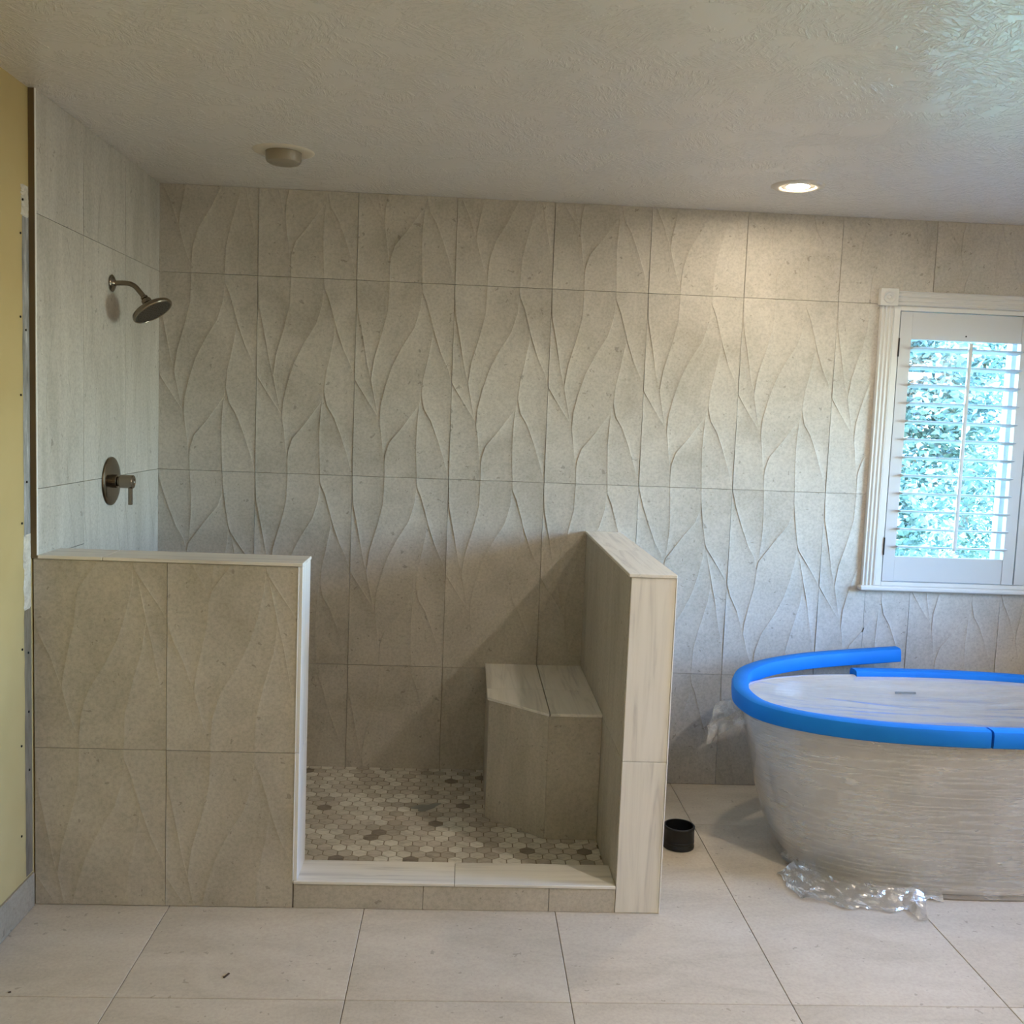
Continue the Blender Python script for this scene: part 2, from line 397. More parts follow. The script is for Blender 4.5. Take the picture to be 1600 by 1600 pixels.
# ------------------------------------------------------------------ room shell
ZR1, ZR2, ZR3 = 2.088, 1.288, .488
CT = 1.090; CB = 1.079                                  # half wall cap top and underside
wb = struct(link('wall_back', boxes_mesh([(-.2, WX0, .0085, .16, -.05, CEIL+.1), (WX1, XR+.2, .0085, .16, -.05, CEIL+.1), (WX0, WX1, .0085, .16, -.05, WZ0), (WX0, WX1, .0085, .16, WZ1, CEIL+.1)]), 'grout'))
dz_top = {0: 2, 1: 1, 2: 1, 3: 2, 4: 1, 5: 2, 6: 1, 7: 2, 8: 1, 9: 2, 10: 1, 11: 2}
dz_r3 = {0: 2, 5: 2, 6: 2, 9: 2}
vtop = 1-(CEIL-ZR1)/TH
for c in range(12):
    x = -.005+T*c
    u0 = .0125 if c == 0 else 0.0; u1 = min(1.0, (XR-x)/T)
    wall_tile(wb, x, 0, ZR1, 0, dz_top[c], [(u0, u1, vtop, 1)])
    a, b = (3.0-x)/T, (4.276-x)/T
    vw = 1-(.89-ZR3)/TH
    if b <= 0 or a >= 1: r2 = [(u0, u1, 0, 1)]; r3 = [(u0, u1, 0, 1)]
    elif 0 < a < 1: r2 = [(u0, a, 0, 1)]; r3 = [(u0, a, 0, 1), (a, 1, vw, 1)]
    elif 0 < b < 1: r2 = [(b, u1, 0, 1)]; r3 = [(b, u1, 0, 1), (0, b, vw, 1)]
    else: r2 = []; r3 = [(0, 1, vw, 1)]
    if r2: wall_tile(wb, x, 0, ZR2, 0, 1, r2)
    wall_tile(wb, x, 0, ZR3, 0, dz_r3.get(c, 1), r3)
    zb = .0 if x > 1.8 else .030
    wall_tile(wb, x, 0, ZR3-TH, 0, 1, [(u0, u1, 0, (ZR3-zb)/TH)])
# left wall: tiled part stands 2 cm proud of the painted part
YE = -1.157
wl = struct(link('wall_left', boxes_mesh([(-.2, -.0085, YE+.003, .01, CB, CEIL+.1), (-.2, -.0085, -1.140, .01, -.05, CB)]), 'board'))
struct(wl)
wl2 = struct(link('wall_left', boxes_mesh([(-.2, -.02, YF, YE+.003, CB, CEIL+.1), (-.2, -.02, YF, -1.140, -.05, CB)]), 'yellow'))
cols = [(-.4, 0, 1), (-.8, 0, 1), (-1.2, (1.2+YE)/T, 1)]    # the nearest column stops at the half wall below its cap
for i, (yy, u0, u1) in enumerate(cols):
    for z, d, v0, v1 in ((ZR1, 1 if i != 1 else 2, vtop, 1), (ZR2, 1, 0, 1), (ZR3, 1, 0, 1), (ZR3-TH, 1, 0, (ZR3-.03)/TH)):
        reg = [(u0, u1, v0, v1)]
        if i == 2 and z == ZR3: reg = [(u0, u1, 0, 1-(CB-ZR3)/TH), ((1.2-1.139)/T, 1, 1-(CB-ZR3)/TH, 1)]
        if i == 2 and z < 0: reg = [((1.2-1.139)/T, 1, v0, v1)]
        wall_tile(wl, 0, yy, z, PI/2, d, reg, 'tile_v', .22)
box('board_edge', -.0195, -.0005, YE-.0035, YE+.004, CB+.002, CEIL, 'board', wl, .0005)
box('edge_trim', -.0022, .0006, YE-.0045, YE+.002, 1.09, CEIL, 'edge_white', wl, .0003)
# strip where the old trim came off the painted wall
def ragged(name, y0, y1, z0, z1, mat, parent, seed, amp=.003, x=-.0195, th=.0025, n=26):
    rnd = random.Random(seed); vs, fs = [], []
    for i in range(n+1):
        z = z0+(z1-z0)*i/n
        a = y0+amp*(rnd.random()-.5)*2; b = y1+amp*.4*(rnd.random()-.5)*2
        if i in (0, n): a += amp*1.5
        for k in range(5):
            yy = a+(b-a)*k/4
            vs.append((x+(th*(.6+.4*rnd.random()) if 0 < k < 4 and 0 < i < n else 0), yy, z))
    for i in range(n):
        for k in range(4): q = i*5+k; fs.append((q, q+1, q+6, q+5))
    me = mesh(vs, fs); return link(name, me, mat, parent)
ragged('cement_strip', -1.204, YE-.003, 1.15, 2.075, 'cement', wl2, 1, .0016)
ragged('scar_patch', -1.208, YE-.003, 2.07, 2.16, 'mud', wl2, 2, .006)
ragged('compound_patch', -1.208, YE-.003, .93, 1.155, 'mud', wl2, 3, .005, th=.004)
ragged('backer_strip', -1.206, YE-.003, .112, .935, 'backer', wl2, 4, .0018)
for i, (yy, zz) in enumerate([(-1.216, 2.02), (-1.220, 1.785), (-1.220, 1.563), (-1.219, 1.191), (-1.223, .818), (-1.232, .529), (-1.236, .254), (-1.187, .80), (-1.187, .62), (-1.185, .44), (-1.19, 1.75), (-1.19, 1.31), (-1.205, 2.115)]):
    o = link('screw_hole', lathe([(.0001, 0), (.0034, 0), (.0034, .0022), (.0001, .0026)], 10, 'X', False) if i == 0 else hole, 'dark' if i == 0 else None, wl2, (-.0192 if i < 7 else -.0172, yy, zz))
    if i == 0: hole = o.data
bl = struct(empty('baseboard_left'))
for y0, y1 in ((-1.44, YE-.004), (-2.04, -1.4415), (-2.64, -2.0415), (-3.24, -2.6415), (-3.84, -3.2415), (-4.44, -3.8415), (-5.04, -4.4415), (YF, -5.0415)):
    box('tile', -.022, -.013, y0, y1, 0.001, .108, 'base_tile', bl, .0015)
# right and front walls (outside the frame)
wr = struct(link('wall_right', boxes_mesh([(XR, XR+.15, YF, W2Y0, -.05, CEIL+.1), (XR, XR+.15, W2Y1, .16, -.05, CEIL+.1), (XR, XR+.15, W2Y0, W2Y1, -.05, W2Z0), (XR, XR+.15, W2Y0, W2Y1, W2Z1, CEIL+.1)]), 'wall_plain'))
wf = struct(link('wall_front', boxes_mesh([(-.2, XR+.15, YF-.15, YF, -.05, CEIL+.1)]), 'wall_plain'))
struct(link('ceiling', boxes_mesh([(-.2, XR+.2, YF-.15, .16, CEIL, CEIL+.12)]), 'ceiling'))
fl = struct(link('floor', boxes_mesh([(-.2, XR+.2, YF-.15, .16, -.15, -.0035)]), 'floor_grout'))
# floor tiles 0.602 x 1.2
fx = [-.812, -.21, .392, .994, 1.596, 2.198, 2.80, 3.402, 4.004, 4.606, 5.2]
fy = [0, -.44, -1.64, -2.84, -4.04, -5.24, -5.6]
for x0, x1 in zip(fx, fx[1:]):
    for y1, y0 in zip(fy, fy[1:]):
        a, b = max(x0, -.02), min(x1, XR)
        if b-a < .05 or (a < 1.78 and y0 > -1.3 and b <= 1.6 and y1 > -1.2 and y0 > -1.15): continue
        yy1 = y1
        if b < 1.79 and y1 > -1.15:                                   # under the shower: cut at the curb
            if y0 > -1.15: continue
            yy1 = -1.1445
        box('tile', a+.001, b-.001, y0+.001, yy1-.001, -.01, 0, 'floor_tile', fl, .0012)

# ------------------------------------------------------------------ shower floor mosaic
SF = .042
sf = struct(link('shower_floor', boxes_mesh([(.002, 1.784, -1.001, .0, -.003, SF-.0015)]), 'hex_grout'))
P = .0505; R = (P-.0035)/math.sqrt(3)
def hexmesh(mi):
    vs, fs = [], []
    for r, z in ((R, -.006), (R, -.0008), (R-.0012, 0)):
        for k in range(6): a = PI/6+k*PI/3; vs.append((r*math.cos(a), r*math.sin(a), z))
    for j in range(2):
        for k in range(6): fs.append((j*6+k, j*6+(k+1) % 6, (j+1)*6+(k+1) % 6, (j+1)*6+k))
    fs.append(tuple(12+k for k in range(6)))
    me = mesh(vs, fs, name='hex%d' % mi); me.materials.append(M['hex%d' % mi]); return me
HM = [hexmesh(i) for i in range(6)]
def clip(poly, a, b, c):                                            # keep a*x+b*y<=c
    out = []
    for i in range(len(poly)):
        p, q = poly[i], poly[(i+1) % len(poly)]
        dp, dq = a*p[0]+b*p[1]-c, a*q[0]+b*q[1]-c
        if dp <= 0: out.append(p)
        if dp*dq < 0: s = dp/(dp-dq); out.append((p[0]+(q[0]-p[0])*s, p[1]+(q[1]-p[1])*s))
    return out
rh = random.Random(12); seen, rest = [], []
row = 0; y = -.010
while y > -1.03:
    x = .012+(P/2 if row % 2 else 0)
    while x < 1.80:
        m_ = rh.choices(range(6), weights=[24, 26, 24, 12, 14, 3])[0]
        poly = [(x+R*math.cos(PI/6+k*PI/3), y+R*math.sin(PI/6+k*PI/3)) for k in range(6)]
        cut = poly
        for e in ((1, 0, 1.783), (-1, 0, -.004), (0, 1, -.002), (0, -1, .999)): cut = clip(cut, *e) if len(cut) > 2 else cut
        if len(cut) > 2:
            whole = len(cut) == 6 and all(abs(cut[i][0]-poly[i][0])+abs(cut[i][1]-poly[i][1]) < 1e-6 for i in range(6))
            xv = 1.267-.482*(4.161+y)/3.16                       # sight line past the left half wall
            under = x > 1.40 and (y > -.53 or (x > 1.58 and y > -.70) or y > -.53-(x-1.38)*.86)
            rest.append((m_, cut, (x, y))) if (x < xv-.03 or under or not whole) else seen.append((m_, x, y))
        x += P
    y -= P*.866; row += 1
seen.sort(key=lambda s: s[2])
for m_, x, y in seen[300:]: rest.append((m_, [(x+R*math.cos(PI/6+k*PI/3), y+R*math.sin(PI/6+k*PI/3)) for k in range(6)], (x, y)))
for m_, x, y in seen[:300]: link('mosaic_tile', HM[m_], None, sf, (x, y, SF))
vs, fs, mi = [], [], []
for m_, poly, _ in rest:
    b = len(vs); k = len(poly)
    vs += [(p[0], p[1], SF) for p in poly]+[(p[0], p[1], SF-.006) for p in poly]
    fs.append(tuple(range(b, b+k))); mi.append(m_)
    for i in range(k): j = (i+1) % k; fs.append((b+k+i, b+k+j, b+j, b+i)); mi.append(m_)
me = mesh(vs, fs)
for i in range(6): me.materials.append(M['hex%d' % i])
me.polygons.foreach_set('material_index', mi)
o = link('mosaic_field', me, None, sf); o['kind'] = 'stuff'

# ------------------------------------------------------------------ half walls, curb, bench
hl = tag(empty('half_wall', (.38, -1.075, 0)), 'long low tiled half wall on the left, with leaf-line relief tiles and pale cap', 'half wall')
box('core', .0, .772, -1.141, -1.008, .0, CB-.001, 'grout', hl, 0)
for c, x in enumerate((-.016, .379)):
    u0, u1 = (0, (.379+.016)/T) if c == 0 else (0, (.7705-.379)/T)
    wall_tile(hl, x, -1.15, .498, 0, 2, [(u0, u1, 1-(CB-.001-.498)/TH, 1)], flat=.42)
    wall_tile(hl, x, -1.15, .498-TH, 0, 1, [(u0, u1, 0, .497/TH)], flat=.42)
for x0, x1 in ((.0, .40), (.40, .772)): box('tile', x0+.001, x1-.001, -1.008, -.999, .0, CB-.001, 'tile', hl)
for x0, x1 in ((-.013, .188), (.1895, .785)): box('cap_tile', x0, x1, -1.156, -.994, CB, CT, 'trim_x', hl, .0018)
for z0, z1 in ((.089, .4975), (.499, CB-.0005)):
    o = box('end_tile', .772, .7835, -1.150, -1.000, z0, z1, 'trim_z', hl, .0012)
for z0, z1 in ((.089, .4975), (.499, CB-.0005)): box('metal_edge', .7695, .7722, -1.1525, -1.146, z0, z1, 'edge_white', hl, .0003)
hr = tag(empty('half_wall', (1.855, -.575, 0)), 'half wall between shower and bathtub, its end faced with pale veined marble', 'half wall')
box('core', 1.795, 1.918, -1.139, -.0, .0, CB-.001, 'grout', hr, 0)
for y0 in (-.4, -.8, -1.2):                                        # shower side, facing -x (local X runs towards the camera)
    yt = y0+.4
    u1 = 1.0 if y0 > -1.1 else (1.1385-.8)/T
    for z, v0, v1 in ((.498, 1-(CB-.001-.498)/TH, 1), (.498-TH, 0, (.498-.03)/TH)):
        wall_tile(hr, 1.785, yt, z, -PI/2, 1, [(0, u1, v0, v1)], 'tile_v', .35)
    box('tile', 1.918, 1.927, max(y0, -1.1385)+.001, yt-.001, .001, .497, 'tile_v', hr)
    box('tile', 1.918, 1.927, max(y0, -1.1385)+.001, yt-.001, .499, CB-.001, 'tile_v', hr)
for z0, z1 in ((.001, .494), (.4955, CB-.0005)): box('end_tile', 1.7865, 1.9255, -1.1505, -1.139, z0, z1, 'trim_z', hr, .0012)
box('metal_edge', 1.9257, 1.9292, -1.1525, -1.137, .001, CB-.0005, 'edge_white', hr, .0003)
for y0, y1 in ((-1.156, -.5915), (-.590, -.001)): box('cap_tile', 1.7785, 1.9285, y0, y1, CB, CT, 'trim_y', hr, .0018)
# curb
cb = tag(empty('shower_curb', (1.28, -1.075, 0)), 'low tiled curb across the shower opening, topped with two pale marble strips', 'shower curb')
box('core', .774, 1.785, -1.141, -1.006, 0, .078, 'grout', cb, 0)
for x0, x1 in ((.7735, 1.1765), (1.178, 1.5735), (1.575, 1.785)): box('tile', x0, x1, -1.149, -1.141, .0005, .0775, 'tile', cb, .001)
box('tile', .786, 1.784, -1.006, -.9985, .03, .0775, 'tile', cb, .001)
for x0, x1 in ((.7725, 1.2742), (1.2757, 1.7845)): box('cap_tile', x0, x1, -1.1525, -1.000, .0785, .0885, 'trim_x', cb, .0015)
# bench: pentagon seat in the corner by the right half wall
BZ = .509
def prism(poly, z0, z1, bev=.001):
    n = len(poly); vs = [(x, y, z0) for x, y in poly]+[(x, y, z1) for x, y in poly]
    fs = [tuple(range(n))[::-1], tuple(range(n, 2*n))]+[(i, (i+1) % n, n+(i+1) % n, n+i) for i in range(n)]
    me = mesh(vs, fs); bm = bmesh.new(); bm.from_mesh(me); bmesh.ops.recalc_face_normals(bm, faces=bm.faces)
    if bev: bmesh.ops.bevel(bm, geom=bm.edges[:], offset=bev, segments=1, affect='EDGES')
    bm.to_mesh(me); bm.free(); return me
bn = tag(empty('shower_bench', (1.59, -.35, SF)), 'tiled corner bench in the shower with an angled front and pale marble seat', 'bench')
O = Vector((1.59, -.35, SF))
def onb(name, me, mat): return link(name, me, mat, bn, -O)
onb('core', prism([(1.392, -.002), (1.784, -.002), (1.784, -.691), (1.596, -.691), (1.392, -.511)], SF, BZ-.011, 0), 'grout')
A0, A1, A2, A3 = (1.383, -.001), (1.383, -.515), (1.593, -.700), (1.7845, -.700)
def slab(p, q, z0, z1, mat='tile', th=.008):
    d = (Vector((q[0]-p[0], q[1]-p[1]))); L = d.length; d.normalize(); n = Vector((-d.y, d.x))
    o = link('tile', box_mesh(L-.0015, th, z1-z0, .001, 1, True), mat, bn)
    c = Vector(p)+d*L/2+n*th/2
    o.location = Vector((c.x, c.y, (z0+z1)/2))-O; o.rotation_euler[2] = math.atan2(d.y, d.x); return o
slab(A0, A1, SF+.0005, BZ-.0115); slab(A1, A2, SF+.0005, BZ-.0115, 'tile_v'); slab(A2, A3, SF+.0005, BZ-.0115)
g = .0016
seat = [[(1.376, -.001), (1.596-g, -.001), (1.596-g, -.390+g), (1.376, -.390+g)], [(1.596+g, -.001), (1.784, -.001), (1.784, -.390+g), (1.596+g, -.390+g)],
        [(1.376, -.390-g), (1.596-g, -.390-g), (1.596-g, -.706), (1.590, -.706), (1.376, -.517)], [(1.596+g, -.390-g), (1.784, -.390-g), (1.784, -.706), (1.596+g, -.706)]]
for s, m_ in zip(seat, ('trim_z', 'trim_y', 'trim_y', 'trim_y')): onb('seat_tile', prism(s, BZ-.0105, BZ, .0012), 'trim_y')

# ------------------------------------------------------------------ window 1 with plantation shutters
w1 = struct(empty('window_1', (3.638, 0, .879)))
def wbx(name, x0, x1, y0, y1, z0, z1, mat='trim_white', parent=w1, bev=.0015): return box(name, x0, x1, y0, y1, z0, z1, mat, parent, bev)
OX0, OX1, OZ0, OZ1 = 3.058, 4.218, .919, 2.062
def fluted(w, L, d=.018):
    """flat board with three rounded flutes, length along Z"""
    sec = [(0, .008), (0, -.010), (.004, -.016)]
    x = .004; n = 3; pitch = (w-.008)/n
    for k in range(n):
        c = x+pitch*(k+.5); r = pitch*.38
        sec += [(c-r, -.016)]+[(c-r*math.cos(a), -.016+.0055*math.sin(a)) for a in (.5, 1.05, 1.57, 2.1, 2.6)]+[(c+r, -.016)]
    sec += [(w-.004, -.016), (w, -.010), (w, .008)]
    vs, fs = [], []; k = len(sec)
    for z in (0, L):
        for x, y in sec: vs.append((x, y, z))
    for i in range(k): fs.append((i, (i+1) % k, k+(i+1) % k, k+i))
    fs.append(tuple(range(k))[::-1]); fs.append(tuple(range(k, 2*k)))
    me = mesh(vs, fs); bm = bmesh.new(); bm.from_mesh(me); bmesh.ops.recalc_face_normals(bm, faces=bm.faces); bm.to_mesh(me); bm.free()
    return me
cw = .058
cz = fluted(cw, 2.081-.899)
W0 = gloc(w1)
link('side_casing', cz, 'trim_white', w1, Vector((2.973, -.002, .899))-W0)
link('side_casing', cz, None, w1, Vector((2*3.638-2.973-cw, -.002, .899))-W0)
hc = fluted(.062, 4.234-3.042)
o = link('head_casing', hc, 'trim_white', w1, Vector((3.042, -.002, 2.144))-W0)
o.rotation_euler = (0, PI/2, 0)
for xr in (2.964, 2*3.638-2.964-.076):
    o = wbx('rosette_block', xr, xr+.076, -.026, .002, 2.079, 2.151, bev=.002)
    rm = lathe([(.0001, 0), (.006, .001), (.007, .004), (.009, .0045), (.011, .001), (.016, .000), (.019, .004), (.0225, .006), (.025, .0055), (.027, .0), (.028, -.004)], 32, 'Z')
    q = link('rosette_rings', rm, 'trim_white', o, (0, -.0135, 0)); q.rotation_euler[0] = PI/2
# inner flat frame
wbx('shutter_frame', 3.030, OX0, -.014, .10, .899, 2.081); wbx('shutter_frame', OX1, 4.246, -.014, .10, .899, 2.081)
wbx('shutter_frame', OX0, OX1, -.014, .10, OZ1, 2.081); wbx('shutter_frame', OX0, OX1, -.014, .10, .899, OZ0-.002)
wbx('stool', 2.961, 4.315, -.036, .03, .879, .899, bev=.005)
def louver_mesh(L):
    sec = []
    for k in range(20):
        a = 2*PI*k/20; sec.append((.0435*math.cos(a), .0052*math.sin(a)))
    vs, fs = [], []
    for x in (-L/2, L/2):
        for y, z in sec: vs.append((x, y, z))
    for i in range(20): fs.append((i, (i+1) % 20, 20+(i+1) % 20, 20+i))
    fs.append(tuple(range(20))[::-1]); fs.append(tuple(range(20, 40)))
    me = mesh(vs, fs, True); bm = bmesh.new(); bm.from_mesh(me); bmesh.ops.recalc_face_normals(bm, faces=bm.faces)
    for e in bm.edges:
        if len(e.link_faces) == 2 and e.calc_face_angle(0) > 1.2: e.smooth = False
    bm.to_mesh(me); bm.free(); me.materials.append(M['shutter']); return me
LM = louver_mesh(.474)
def panel(x0, hinge_left):
    x1 = x0+.574; z0, z1 = OZ0+.001, OZ1-.003
    e = link('shutter_panel', boxes_mesh([(0, .050, -.014, .014, 0, z1-z0), (.524, .574, -.014, .014, 0, z1-z0)]), 'shutter', w1, Vector((x0, 0, z0))-W0)
    wbx('top_rail', x0+.050, x0+.524, -.0125, .0125, 1.946, z1, 'shutter', e); wbx('bottom_rail', x0+.050, x0+.524, -.0125, .0125, z0, 1.027, 'shutter', e)
    for k in range(12):
        o = link('louver', LM, None, e, Vector((x0+.287, 0, 1.906-.0762*k))-gloc(e)); o.rotation_euler[0] = math.radians(-7)
    wbx('tilt_rod', x0+.280, x0+.294, -.060, -.046, 1.062, 1.935, 'shutter', e, .002)
    link('screw_hole', hole, None, e, Vector((x0+.284, -.0128, 1.967))-gloc(e), -PI/2)
    hx = x0-.004 if hinge_left else x1-.001
    for za, zb in ((1.872, 1.949), (1.032, 1.107)): wbx('hinge', hx, hx+.005, -.018, -.010, za, zb, 'hinge', e, .0005)
panel(OX0+.003, True); panel(OX1-.003-.574, False)
# outer sash behind the shutters
for a in ((WX0, WX1, .085, .125, WZ0, WZ0+.06), (WX0, WX1, .085, .125, WZ1-.06, WZ1), (WX0, WX0+.05, .085, .125, WZ0+.06, WZ1-.06), (WX1-.05, WX1, .085, .125, WZ0+.06, WZ1-.06), (3.60, 3.625, .080, .125, WZ0+.06, WZ1-.06), (3.632, 3.69, .085, .125, WZ0+.06, WZ1-.06)):
    wbx('sash', *a, mat='vinyl')
wbx('pane', WX0+.05, 3.60, .104, .108, WZ0+.06, WZ1-.06, 'glass', bev=0); wbx('pane', 3.69, WX1-.05, .104, .108, WZ0+.06, WZ1-.06, 'glass', bev=0)
# window 2 on the right wall
w2 = struct(empty('window_2', (XR, (W2Y0+W2Y1)/2, W2Z0)))
for a in ((XR-.02, XR, W2Y0-.08, W2Y0, W2Z0-.08, W2Z1+.08), (XR-.02, XR, W2Y1, W2Y1+.08, W2Z0-.08, W2Z1+.08), (XR-.02, XR, W2Y0, W2Y1, W2Z1, W2Z1+.08), (XR-.035, XR, W2Y0, W2Y1, W2Z0-.08, W2Z0)):
    box('casing', *a, 'trim_white', w2, .002)
for a in ((XR+.06, XR+.10, W2Y0, W2Y1, W2Z0, W2Z0+.05), (XR+.06, XR+.10, W2Y0, W2Y1, W2Z1-.05, W2Z1), (XR+.06, XR+.10, W2Y0, W2Y0+.05, W2Z0+.05, W2Z1-.05), (XR+.06, XR+.10, W2Y1-.05, W2Y1, W2Z0+.05, W2Z1-.05)):
    box('sash', *a, 'vinyl', w2, .001)
box('pane', XR+.078, XR+.082, W2Y0+.05, W2Y1-.05, W2Z0+.05, W2Z1-.05, 'glass', w2, 0)

# ------------------------------------------------------------------ shower head and valve
sh = tag(empty('showerhead', (0, -.545, 1.969)), 'brushed nickel shower head on a curved arm high on the left tiled wall', 'shower head')
link('flange', lathe([(.0001, .012), (.012, .012), (.014, .010), (.024, .006), (.0295, .002), (.030, 0), (.0001, 0)], 40, 'X'), 'nickel', sh, (0.003, 0, 0))
arm = smoothpath([Vector(p) for p in ((.004, 0, 0), (.035, 0, .002), (.062, 0, .001), (.082, 0, -.008), (.098, 0, -.025), (.114, 0, -.044))], 6)
link('arm', sweep(arm, circle(.0088, 18), up=Vector((0, 1, 0))), 'nickel', sh)
ax = Vector((.55, -.12, -.83)).normalized()                       # spray direction
def oriented(name, me, mat, parent, loc, d):
    o = link(name, me, mat, parent, loc); o.rotation_euler = d.to_track_quat('Z', 'Y').to_euler(); return o
b0 = Vector((.112, 0, -.041))
oriented('swivel_joint', lathe([(.010, 0), (.0125, .002), (.0125, .008), (.010, .010), (.016, .013), (.0175, .016), (.0175, .026), (.014, .030), (.014, .034)], 32), 'nickel', sh, b0, ax)
hd = oriented('head', lathe([(.013, 0), (.022, .003), (.045, .009), (.062, .014), (.070, .019), (.0735, .026), (.0735, .031), (.071, .034), (.066, .0345), (.065, .033), (.0001, .033)], 56), 'nickel', sh, b0+ax*.032, ax)
fc = link('spray_face', lathe([(.0645, 0), (.0645, .0012), (.0001, .0012)], 48), 'nickel_face', hd, (0, 0, .033))
vs_ = []
nm = lathe([(.0001, .002), (.0014, .0018), (.0016, 0)], 8)
bmz = bmesh.new()
for rr, nn in ((.012, 6), (.024, 12), (.036, 18), (.048, 24), (.058, 30)):
    for k in range(nn):
        a = 2*PI*k/nn
        bmesh.ops.create_cone(bmz, segments=6, radius1=.0017, radius2=.0011, depth=.002, cap_ends=True, matrix=Matrix.Translation((rr*math.cos(a), rr*math.sin(a), .0350)))
nz = bpy.data.meshes.new('nozzles'); bmz.to_mesh(nz); bmz.free()
o = link('nozzles', nz, 'nickel_face', hd); o['kind'] = 'stuff'
va = tag(empty('shower_valve', (0, -.553, 1.273)), 'round brushed nickel shower valve plate with downward lever on the left wall', 'shower valve')
link('escutcheon', lathe([(.0001, .010), (.030, .0095), (.060, .0085), (.080, .007), (.0855, .004), (.087, 0), (.0001, 0)], 64, 'X'), 'nickel', va, (.003, 0, 0))
link('sleeve', lathe([(.024, 0), (.024, .016), (.021, .018), (.017, .020), (.017, .034), (.0001, .034)], 40, 'X'), 'nickel', va, (.010, 0, 0))
link('knob', lathe([(.0001, 0), (.0225, 0), (.0242, .002), (.0242, .044), (.0225, .046), (.012, .046), (.010, .0445), (.0001, .0445)], 44, 'X'), 'nickel', va, (.036, 0, 0))
link('lever', box_mesh(.012, .016, .062, .002, 2, True), 'nickel', va, (.071, 0, -.052))

# ------------------------------------------------------------------ ceiling lights
M['globe'] = lampmat('fill_globe', (1.0, .89, .76, 1), 12.0)  # glow of the added fill bar, out of view
def downlight(x, y, label, lens='lamp'):
    e = tag(empty('recessed_light', (x, y, CEIL)), label, 'ceiling light')
    link('trim_ring', lathe([(.062, .002), (.060, -.004), (.066, -.0075), (.082, -.0065), (.094, -.003), (.0965, 0), (.094, .002)], 56), 'porcelain_trim', e)
    link('reflector', lathe([(.0605, -.003), (.054, .010), (.046, .015)], 40), 'porcelain_trim', e)
    link('lamp_lens', lathe([(.0001, -.004), (.030, -.0035), (.046, .0), (.050, .006)], 40), lens, e, (0, 0, -.002))
    return e
downlight(2.443, -.472, 'lit round recessed ceiling light glowing close to the back tiled wall')
# unlit fixture with a projecting drum lens
e = tag(empty('recessed_light', (.600, -.590, CEIL)), 'unlit round ceiling light with a projecting glass lens above the shower', 'ceiling light')
link('trim_ring', lathe([(.063, .001), (.062, -.004), (.075, -.006), (.098, -.004), (.105, -.001), (.106, 0), (.10, .001)], 64), 'porcelain_trim', e)
link('glass_lens', lathe([(.0605, -.001), (.0605, -.030), (.057, -.037), (.048, -.042), (.030, -.045), (.0001, -.046)], 56), 'frosted', e)
downlight(2.92, -2.25, 'lit round recessed ceiling light in front of the bathtub', 'lamp_c')
downlight(3.0, -3.3, 'added unseen ceiling fill light on the right beside the camera', 'lamp_fill')  # this and the next three are unseen lamps added for ambient fill
downlight(.95, -3.6, 'added unseen ceiling fill light on the left by the yellow wall', 'lamp_fill')
downlight(2.1, -4.9, 'added unseen ceiling fill light behind the camera', 'lamp_fill')
downlight(3.9, -4.2, 'added unseen ceiling fill light near the right wall', 'lamp_fill')

# globe bar on the right wall, unseen, added as warm side fill
fill_bar = tag(empty('fill_light', (XR, -3.1, 2.02)), 'added unseen three globe fill light bar on the right wall', 'added fill light')
box('bar', XR-.03, XR-.001, -3.5, -2.7, 1.99, 2.05, 'nickel', fill_bar, .004)
for yy in (-3.38, -3.1, -2.82): link('globe', lathe([(.0001, -.06), (.030, -.052), (.052, -.03), (.06, 0), (.052, .03), (.030, .052), (.0001, .06)], 24), 'globe', fill_bar, (-.10, yy+3.1, 0))

# ------------------------------------------------------------------ bathtub
TX, TY = 3.085, -.67
def sup(a, b, t, n=2.5):
    c, s = math.cos(t), math.sin(t)
    return (a*math.copysign(abs(c)**(2/n), c), b*math.copysign(abs(s)**(2/n), s))
NS = 96
def loft(rings, cap0=False, cap1=False, disp=None, center=(0, 0)):
    vs, fs = [], []
    for j, (z, a, b, n) in enumerate(rings):
        for i in range(NS):
            x, y = sup(a, b, 2*PI*i/NS, n); vs.append(Vector((x, y, z)))
    for j in range(len(rings)-1):
        for i in range(NS):
            k = (i+1) % NS; fs.append((j*NS+i, j*NS+k, (j+1)*NS+k, (j+1)*NS+i))
    if cap0: fs.append(tuple(range(NS))[::-1])
    if cap1: fs.append(tuple((len(rings)-1)*NS+i for i in range(NS)))
    if disp: vs = [disp(v) for v in vs]
    me = mesh(vs, fs, True); return me
outer = [(0.0, .590, .325, 2.6), (.012, .604, .338, 2.6), (.05, .632, .346, 2.6), (.10, .655, .350, 2.55), (.18, .683, .356, 2.5), (.25, .705, .361, 2.5), (.35, .732, .369, 2.45), (.45, .757, .377, 2.4), (.53, .776, .384, 2.4), (.560, .784, .388, 2.4), (.572, .788, .391, 2.4), (.578, .785, .389, 2.4)]
inner = [(.579, .770, .376, 2.4), (.576, .748, .356, 2.4), (.566, .738, .347, 2.4), (.50, .722, .332, 2.4), (.40, .695, .312, 2.4), (.30, .665, .295, 2.5), (.20, .63, .275, 2.5), (.14, .59, .25, 2.5), (.11, .52, .21, 2.5), (.10, .40, .15, 2.4)]
tub = tag(empty('bathtub', (TX, TY, 0)), 'white oval freestanding bathtub wrapped in clear film under the window', 'bathtub')
link('tub_shell', loft(outer+inner, True, True), 'acrylic', tub)
o = link('overflow_slot', box_mesh(.086, .006, .009, .002, 1, True), 'dark', tub, (-.035, .329, .520)); o.rotation_euler[0] = math.radians(-13)
link('drain', lathe([(.0001, .004), (.028, .004), (.032, .002), (.033, 0)], 32), 'nickel', tub, (-.0, 0, .101))

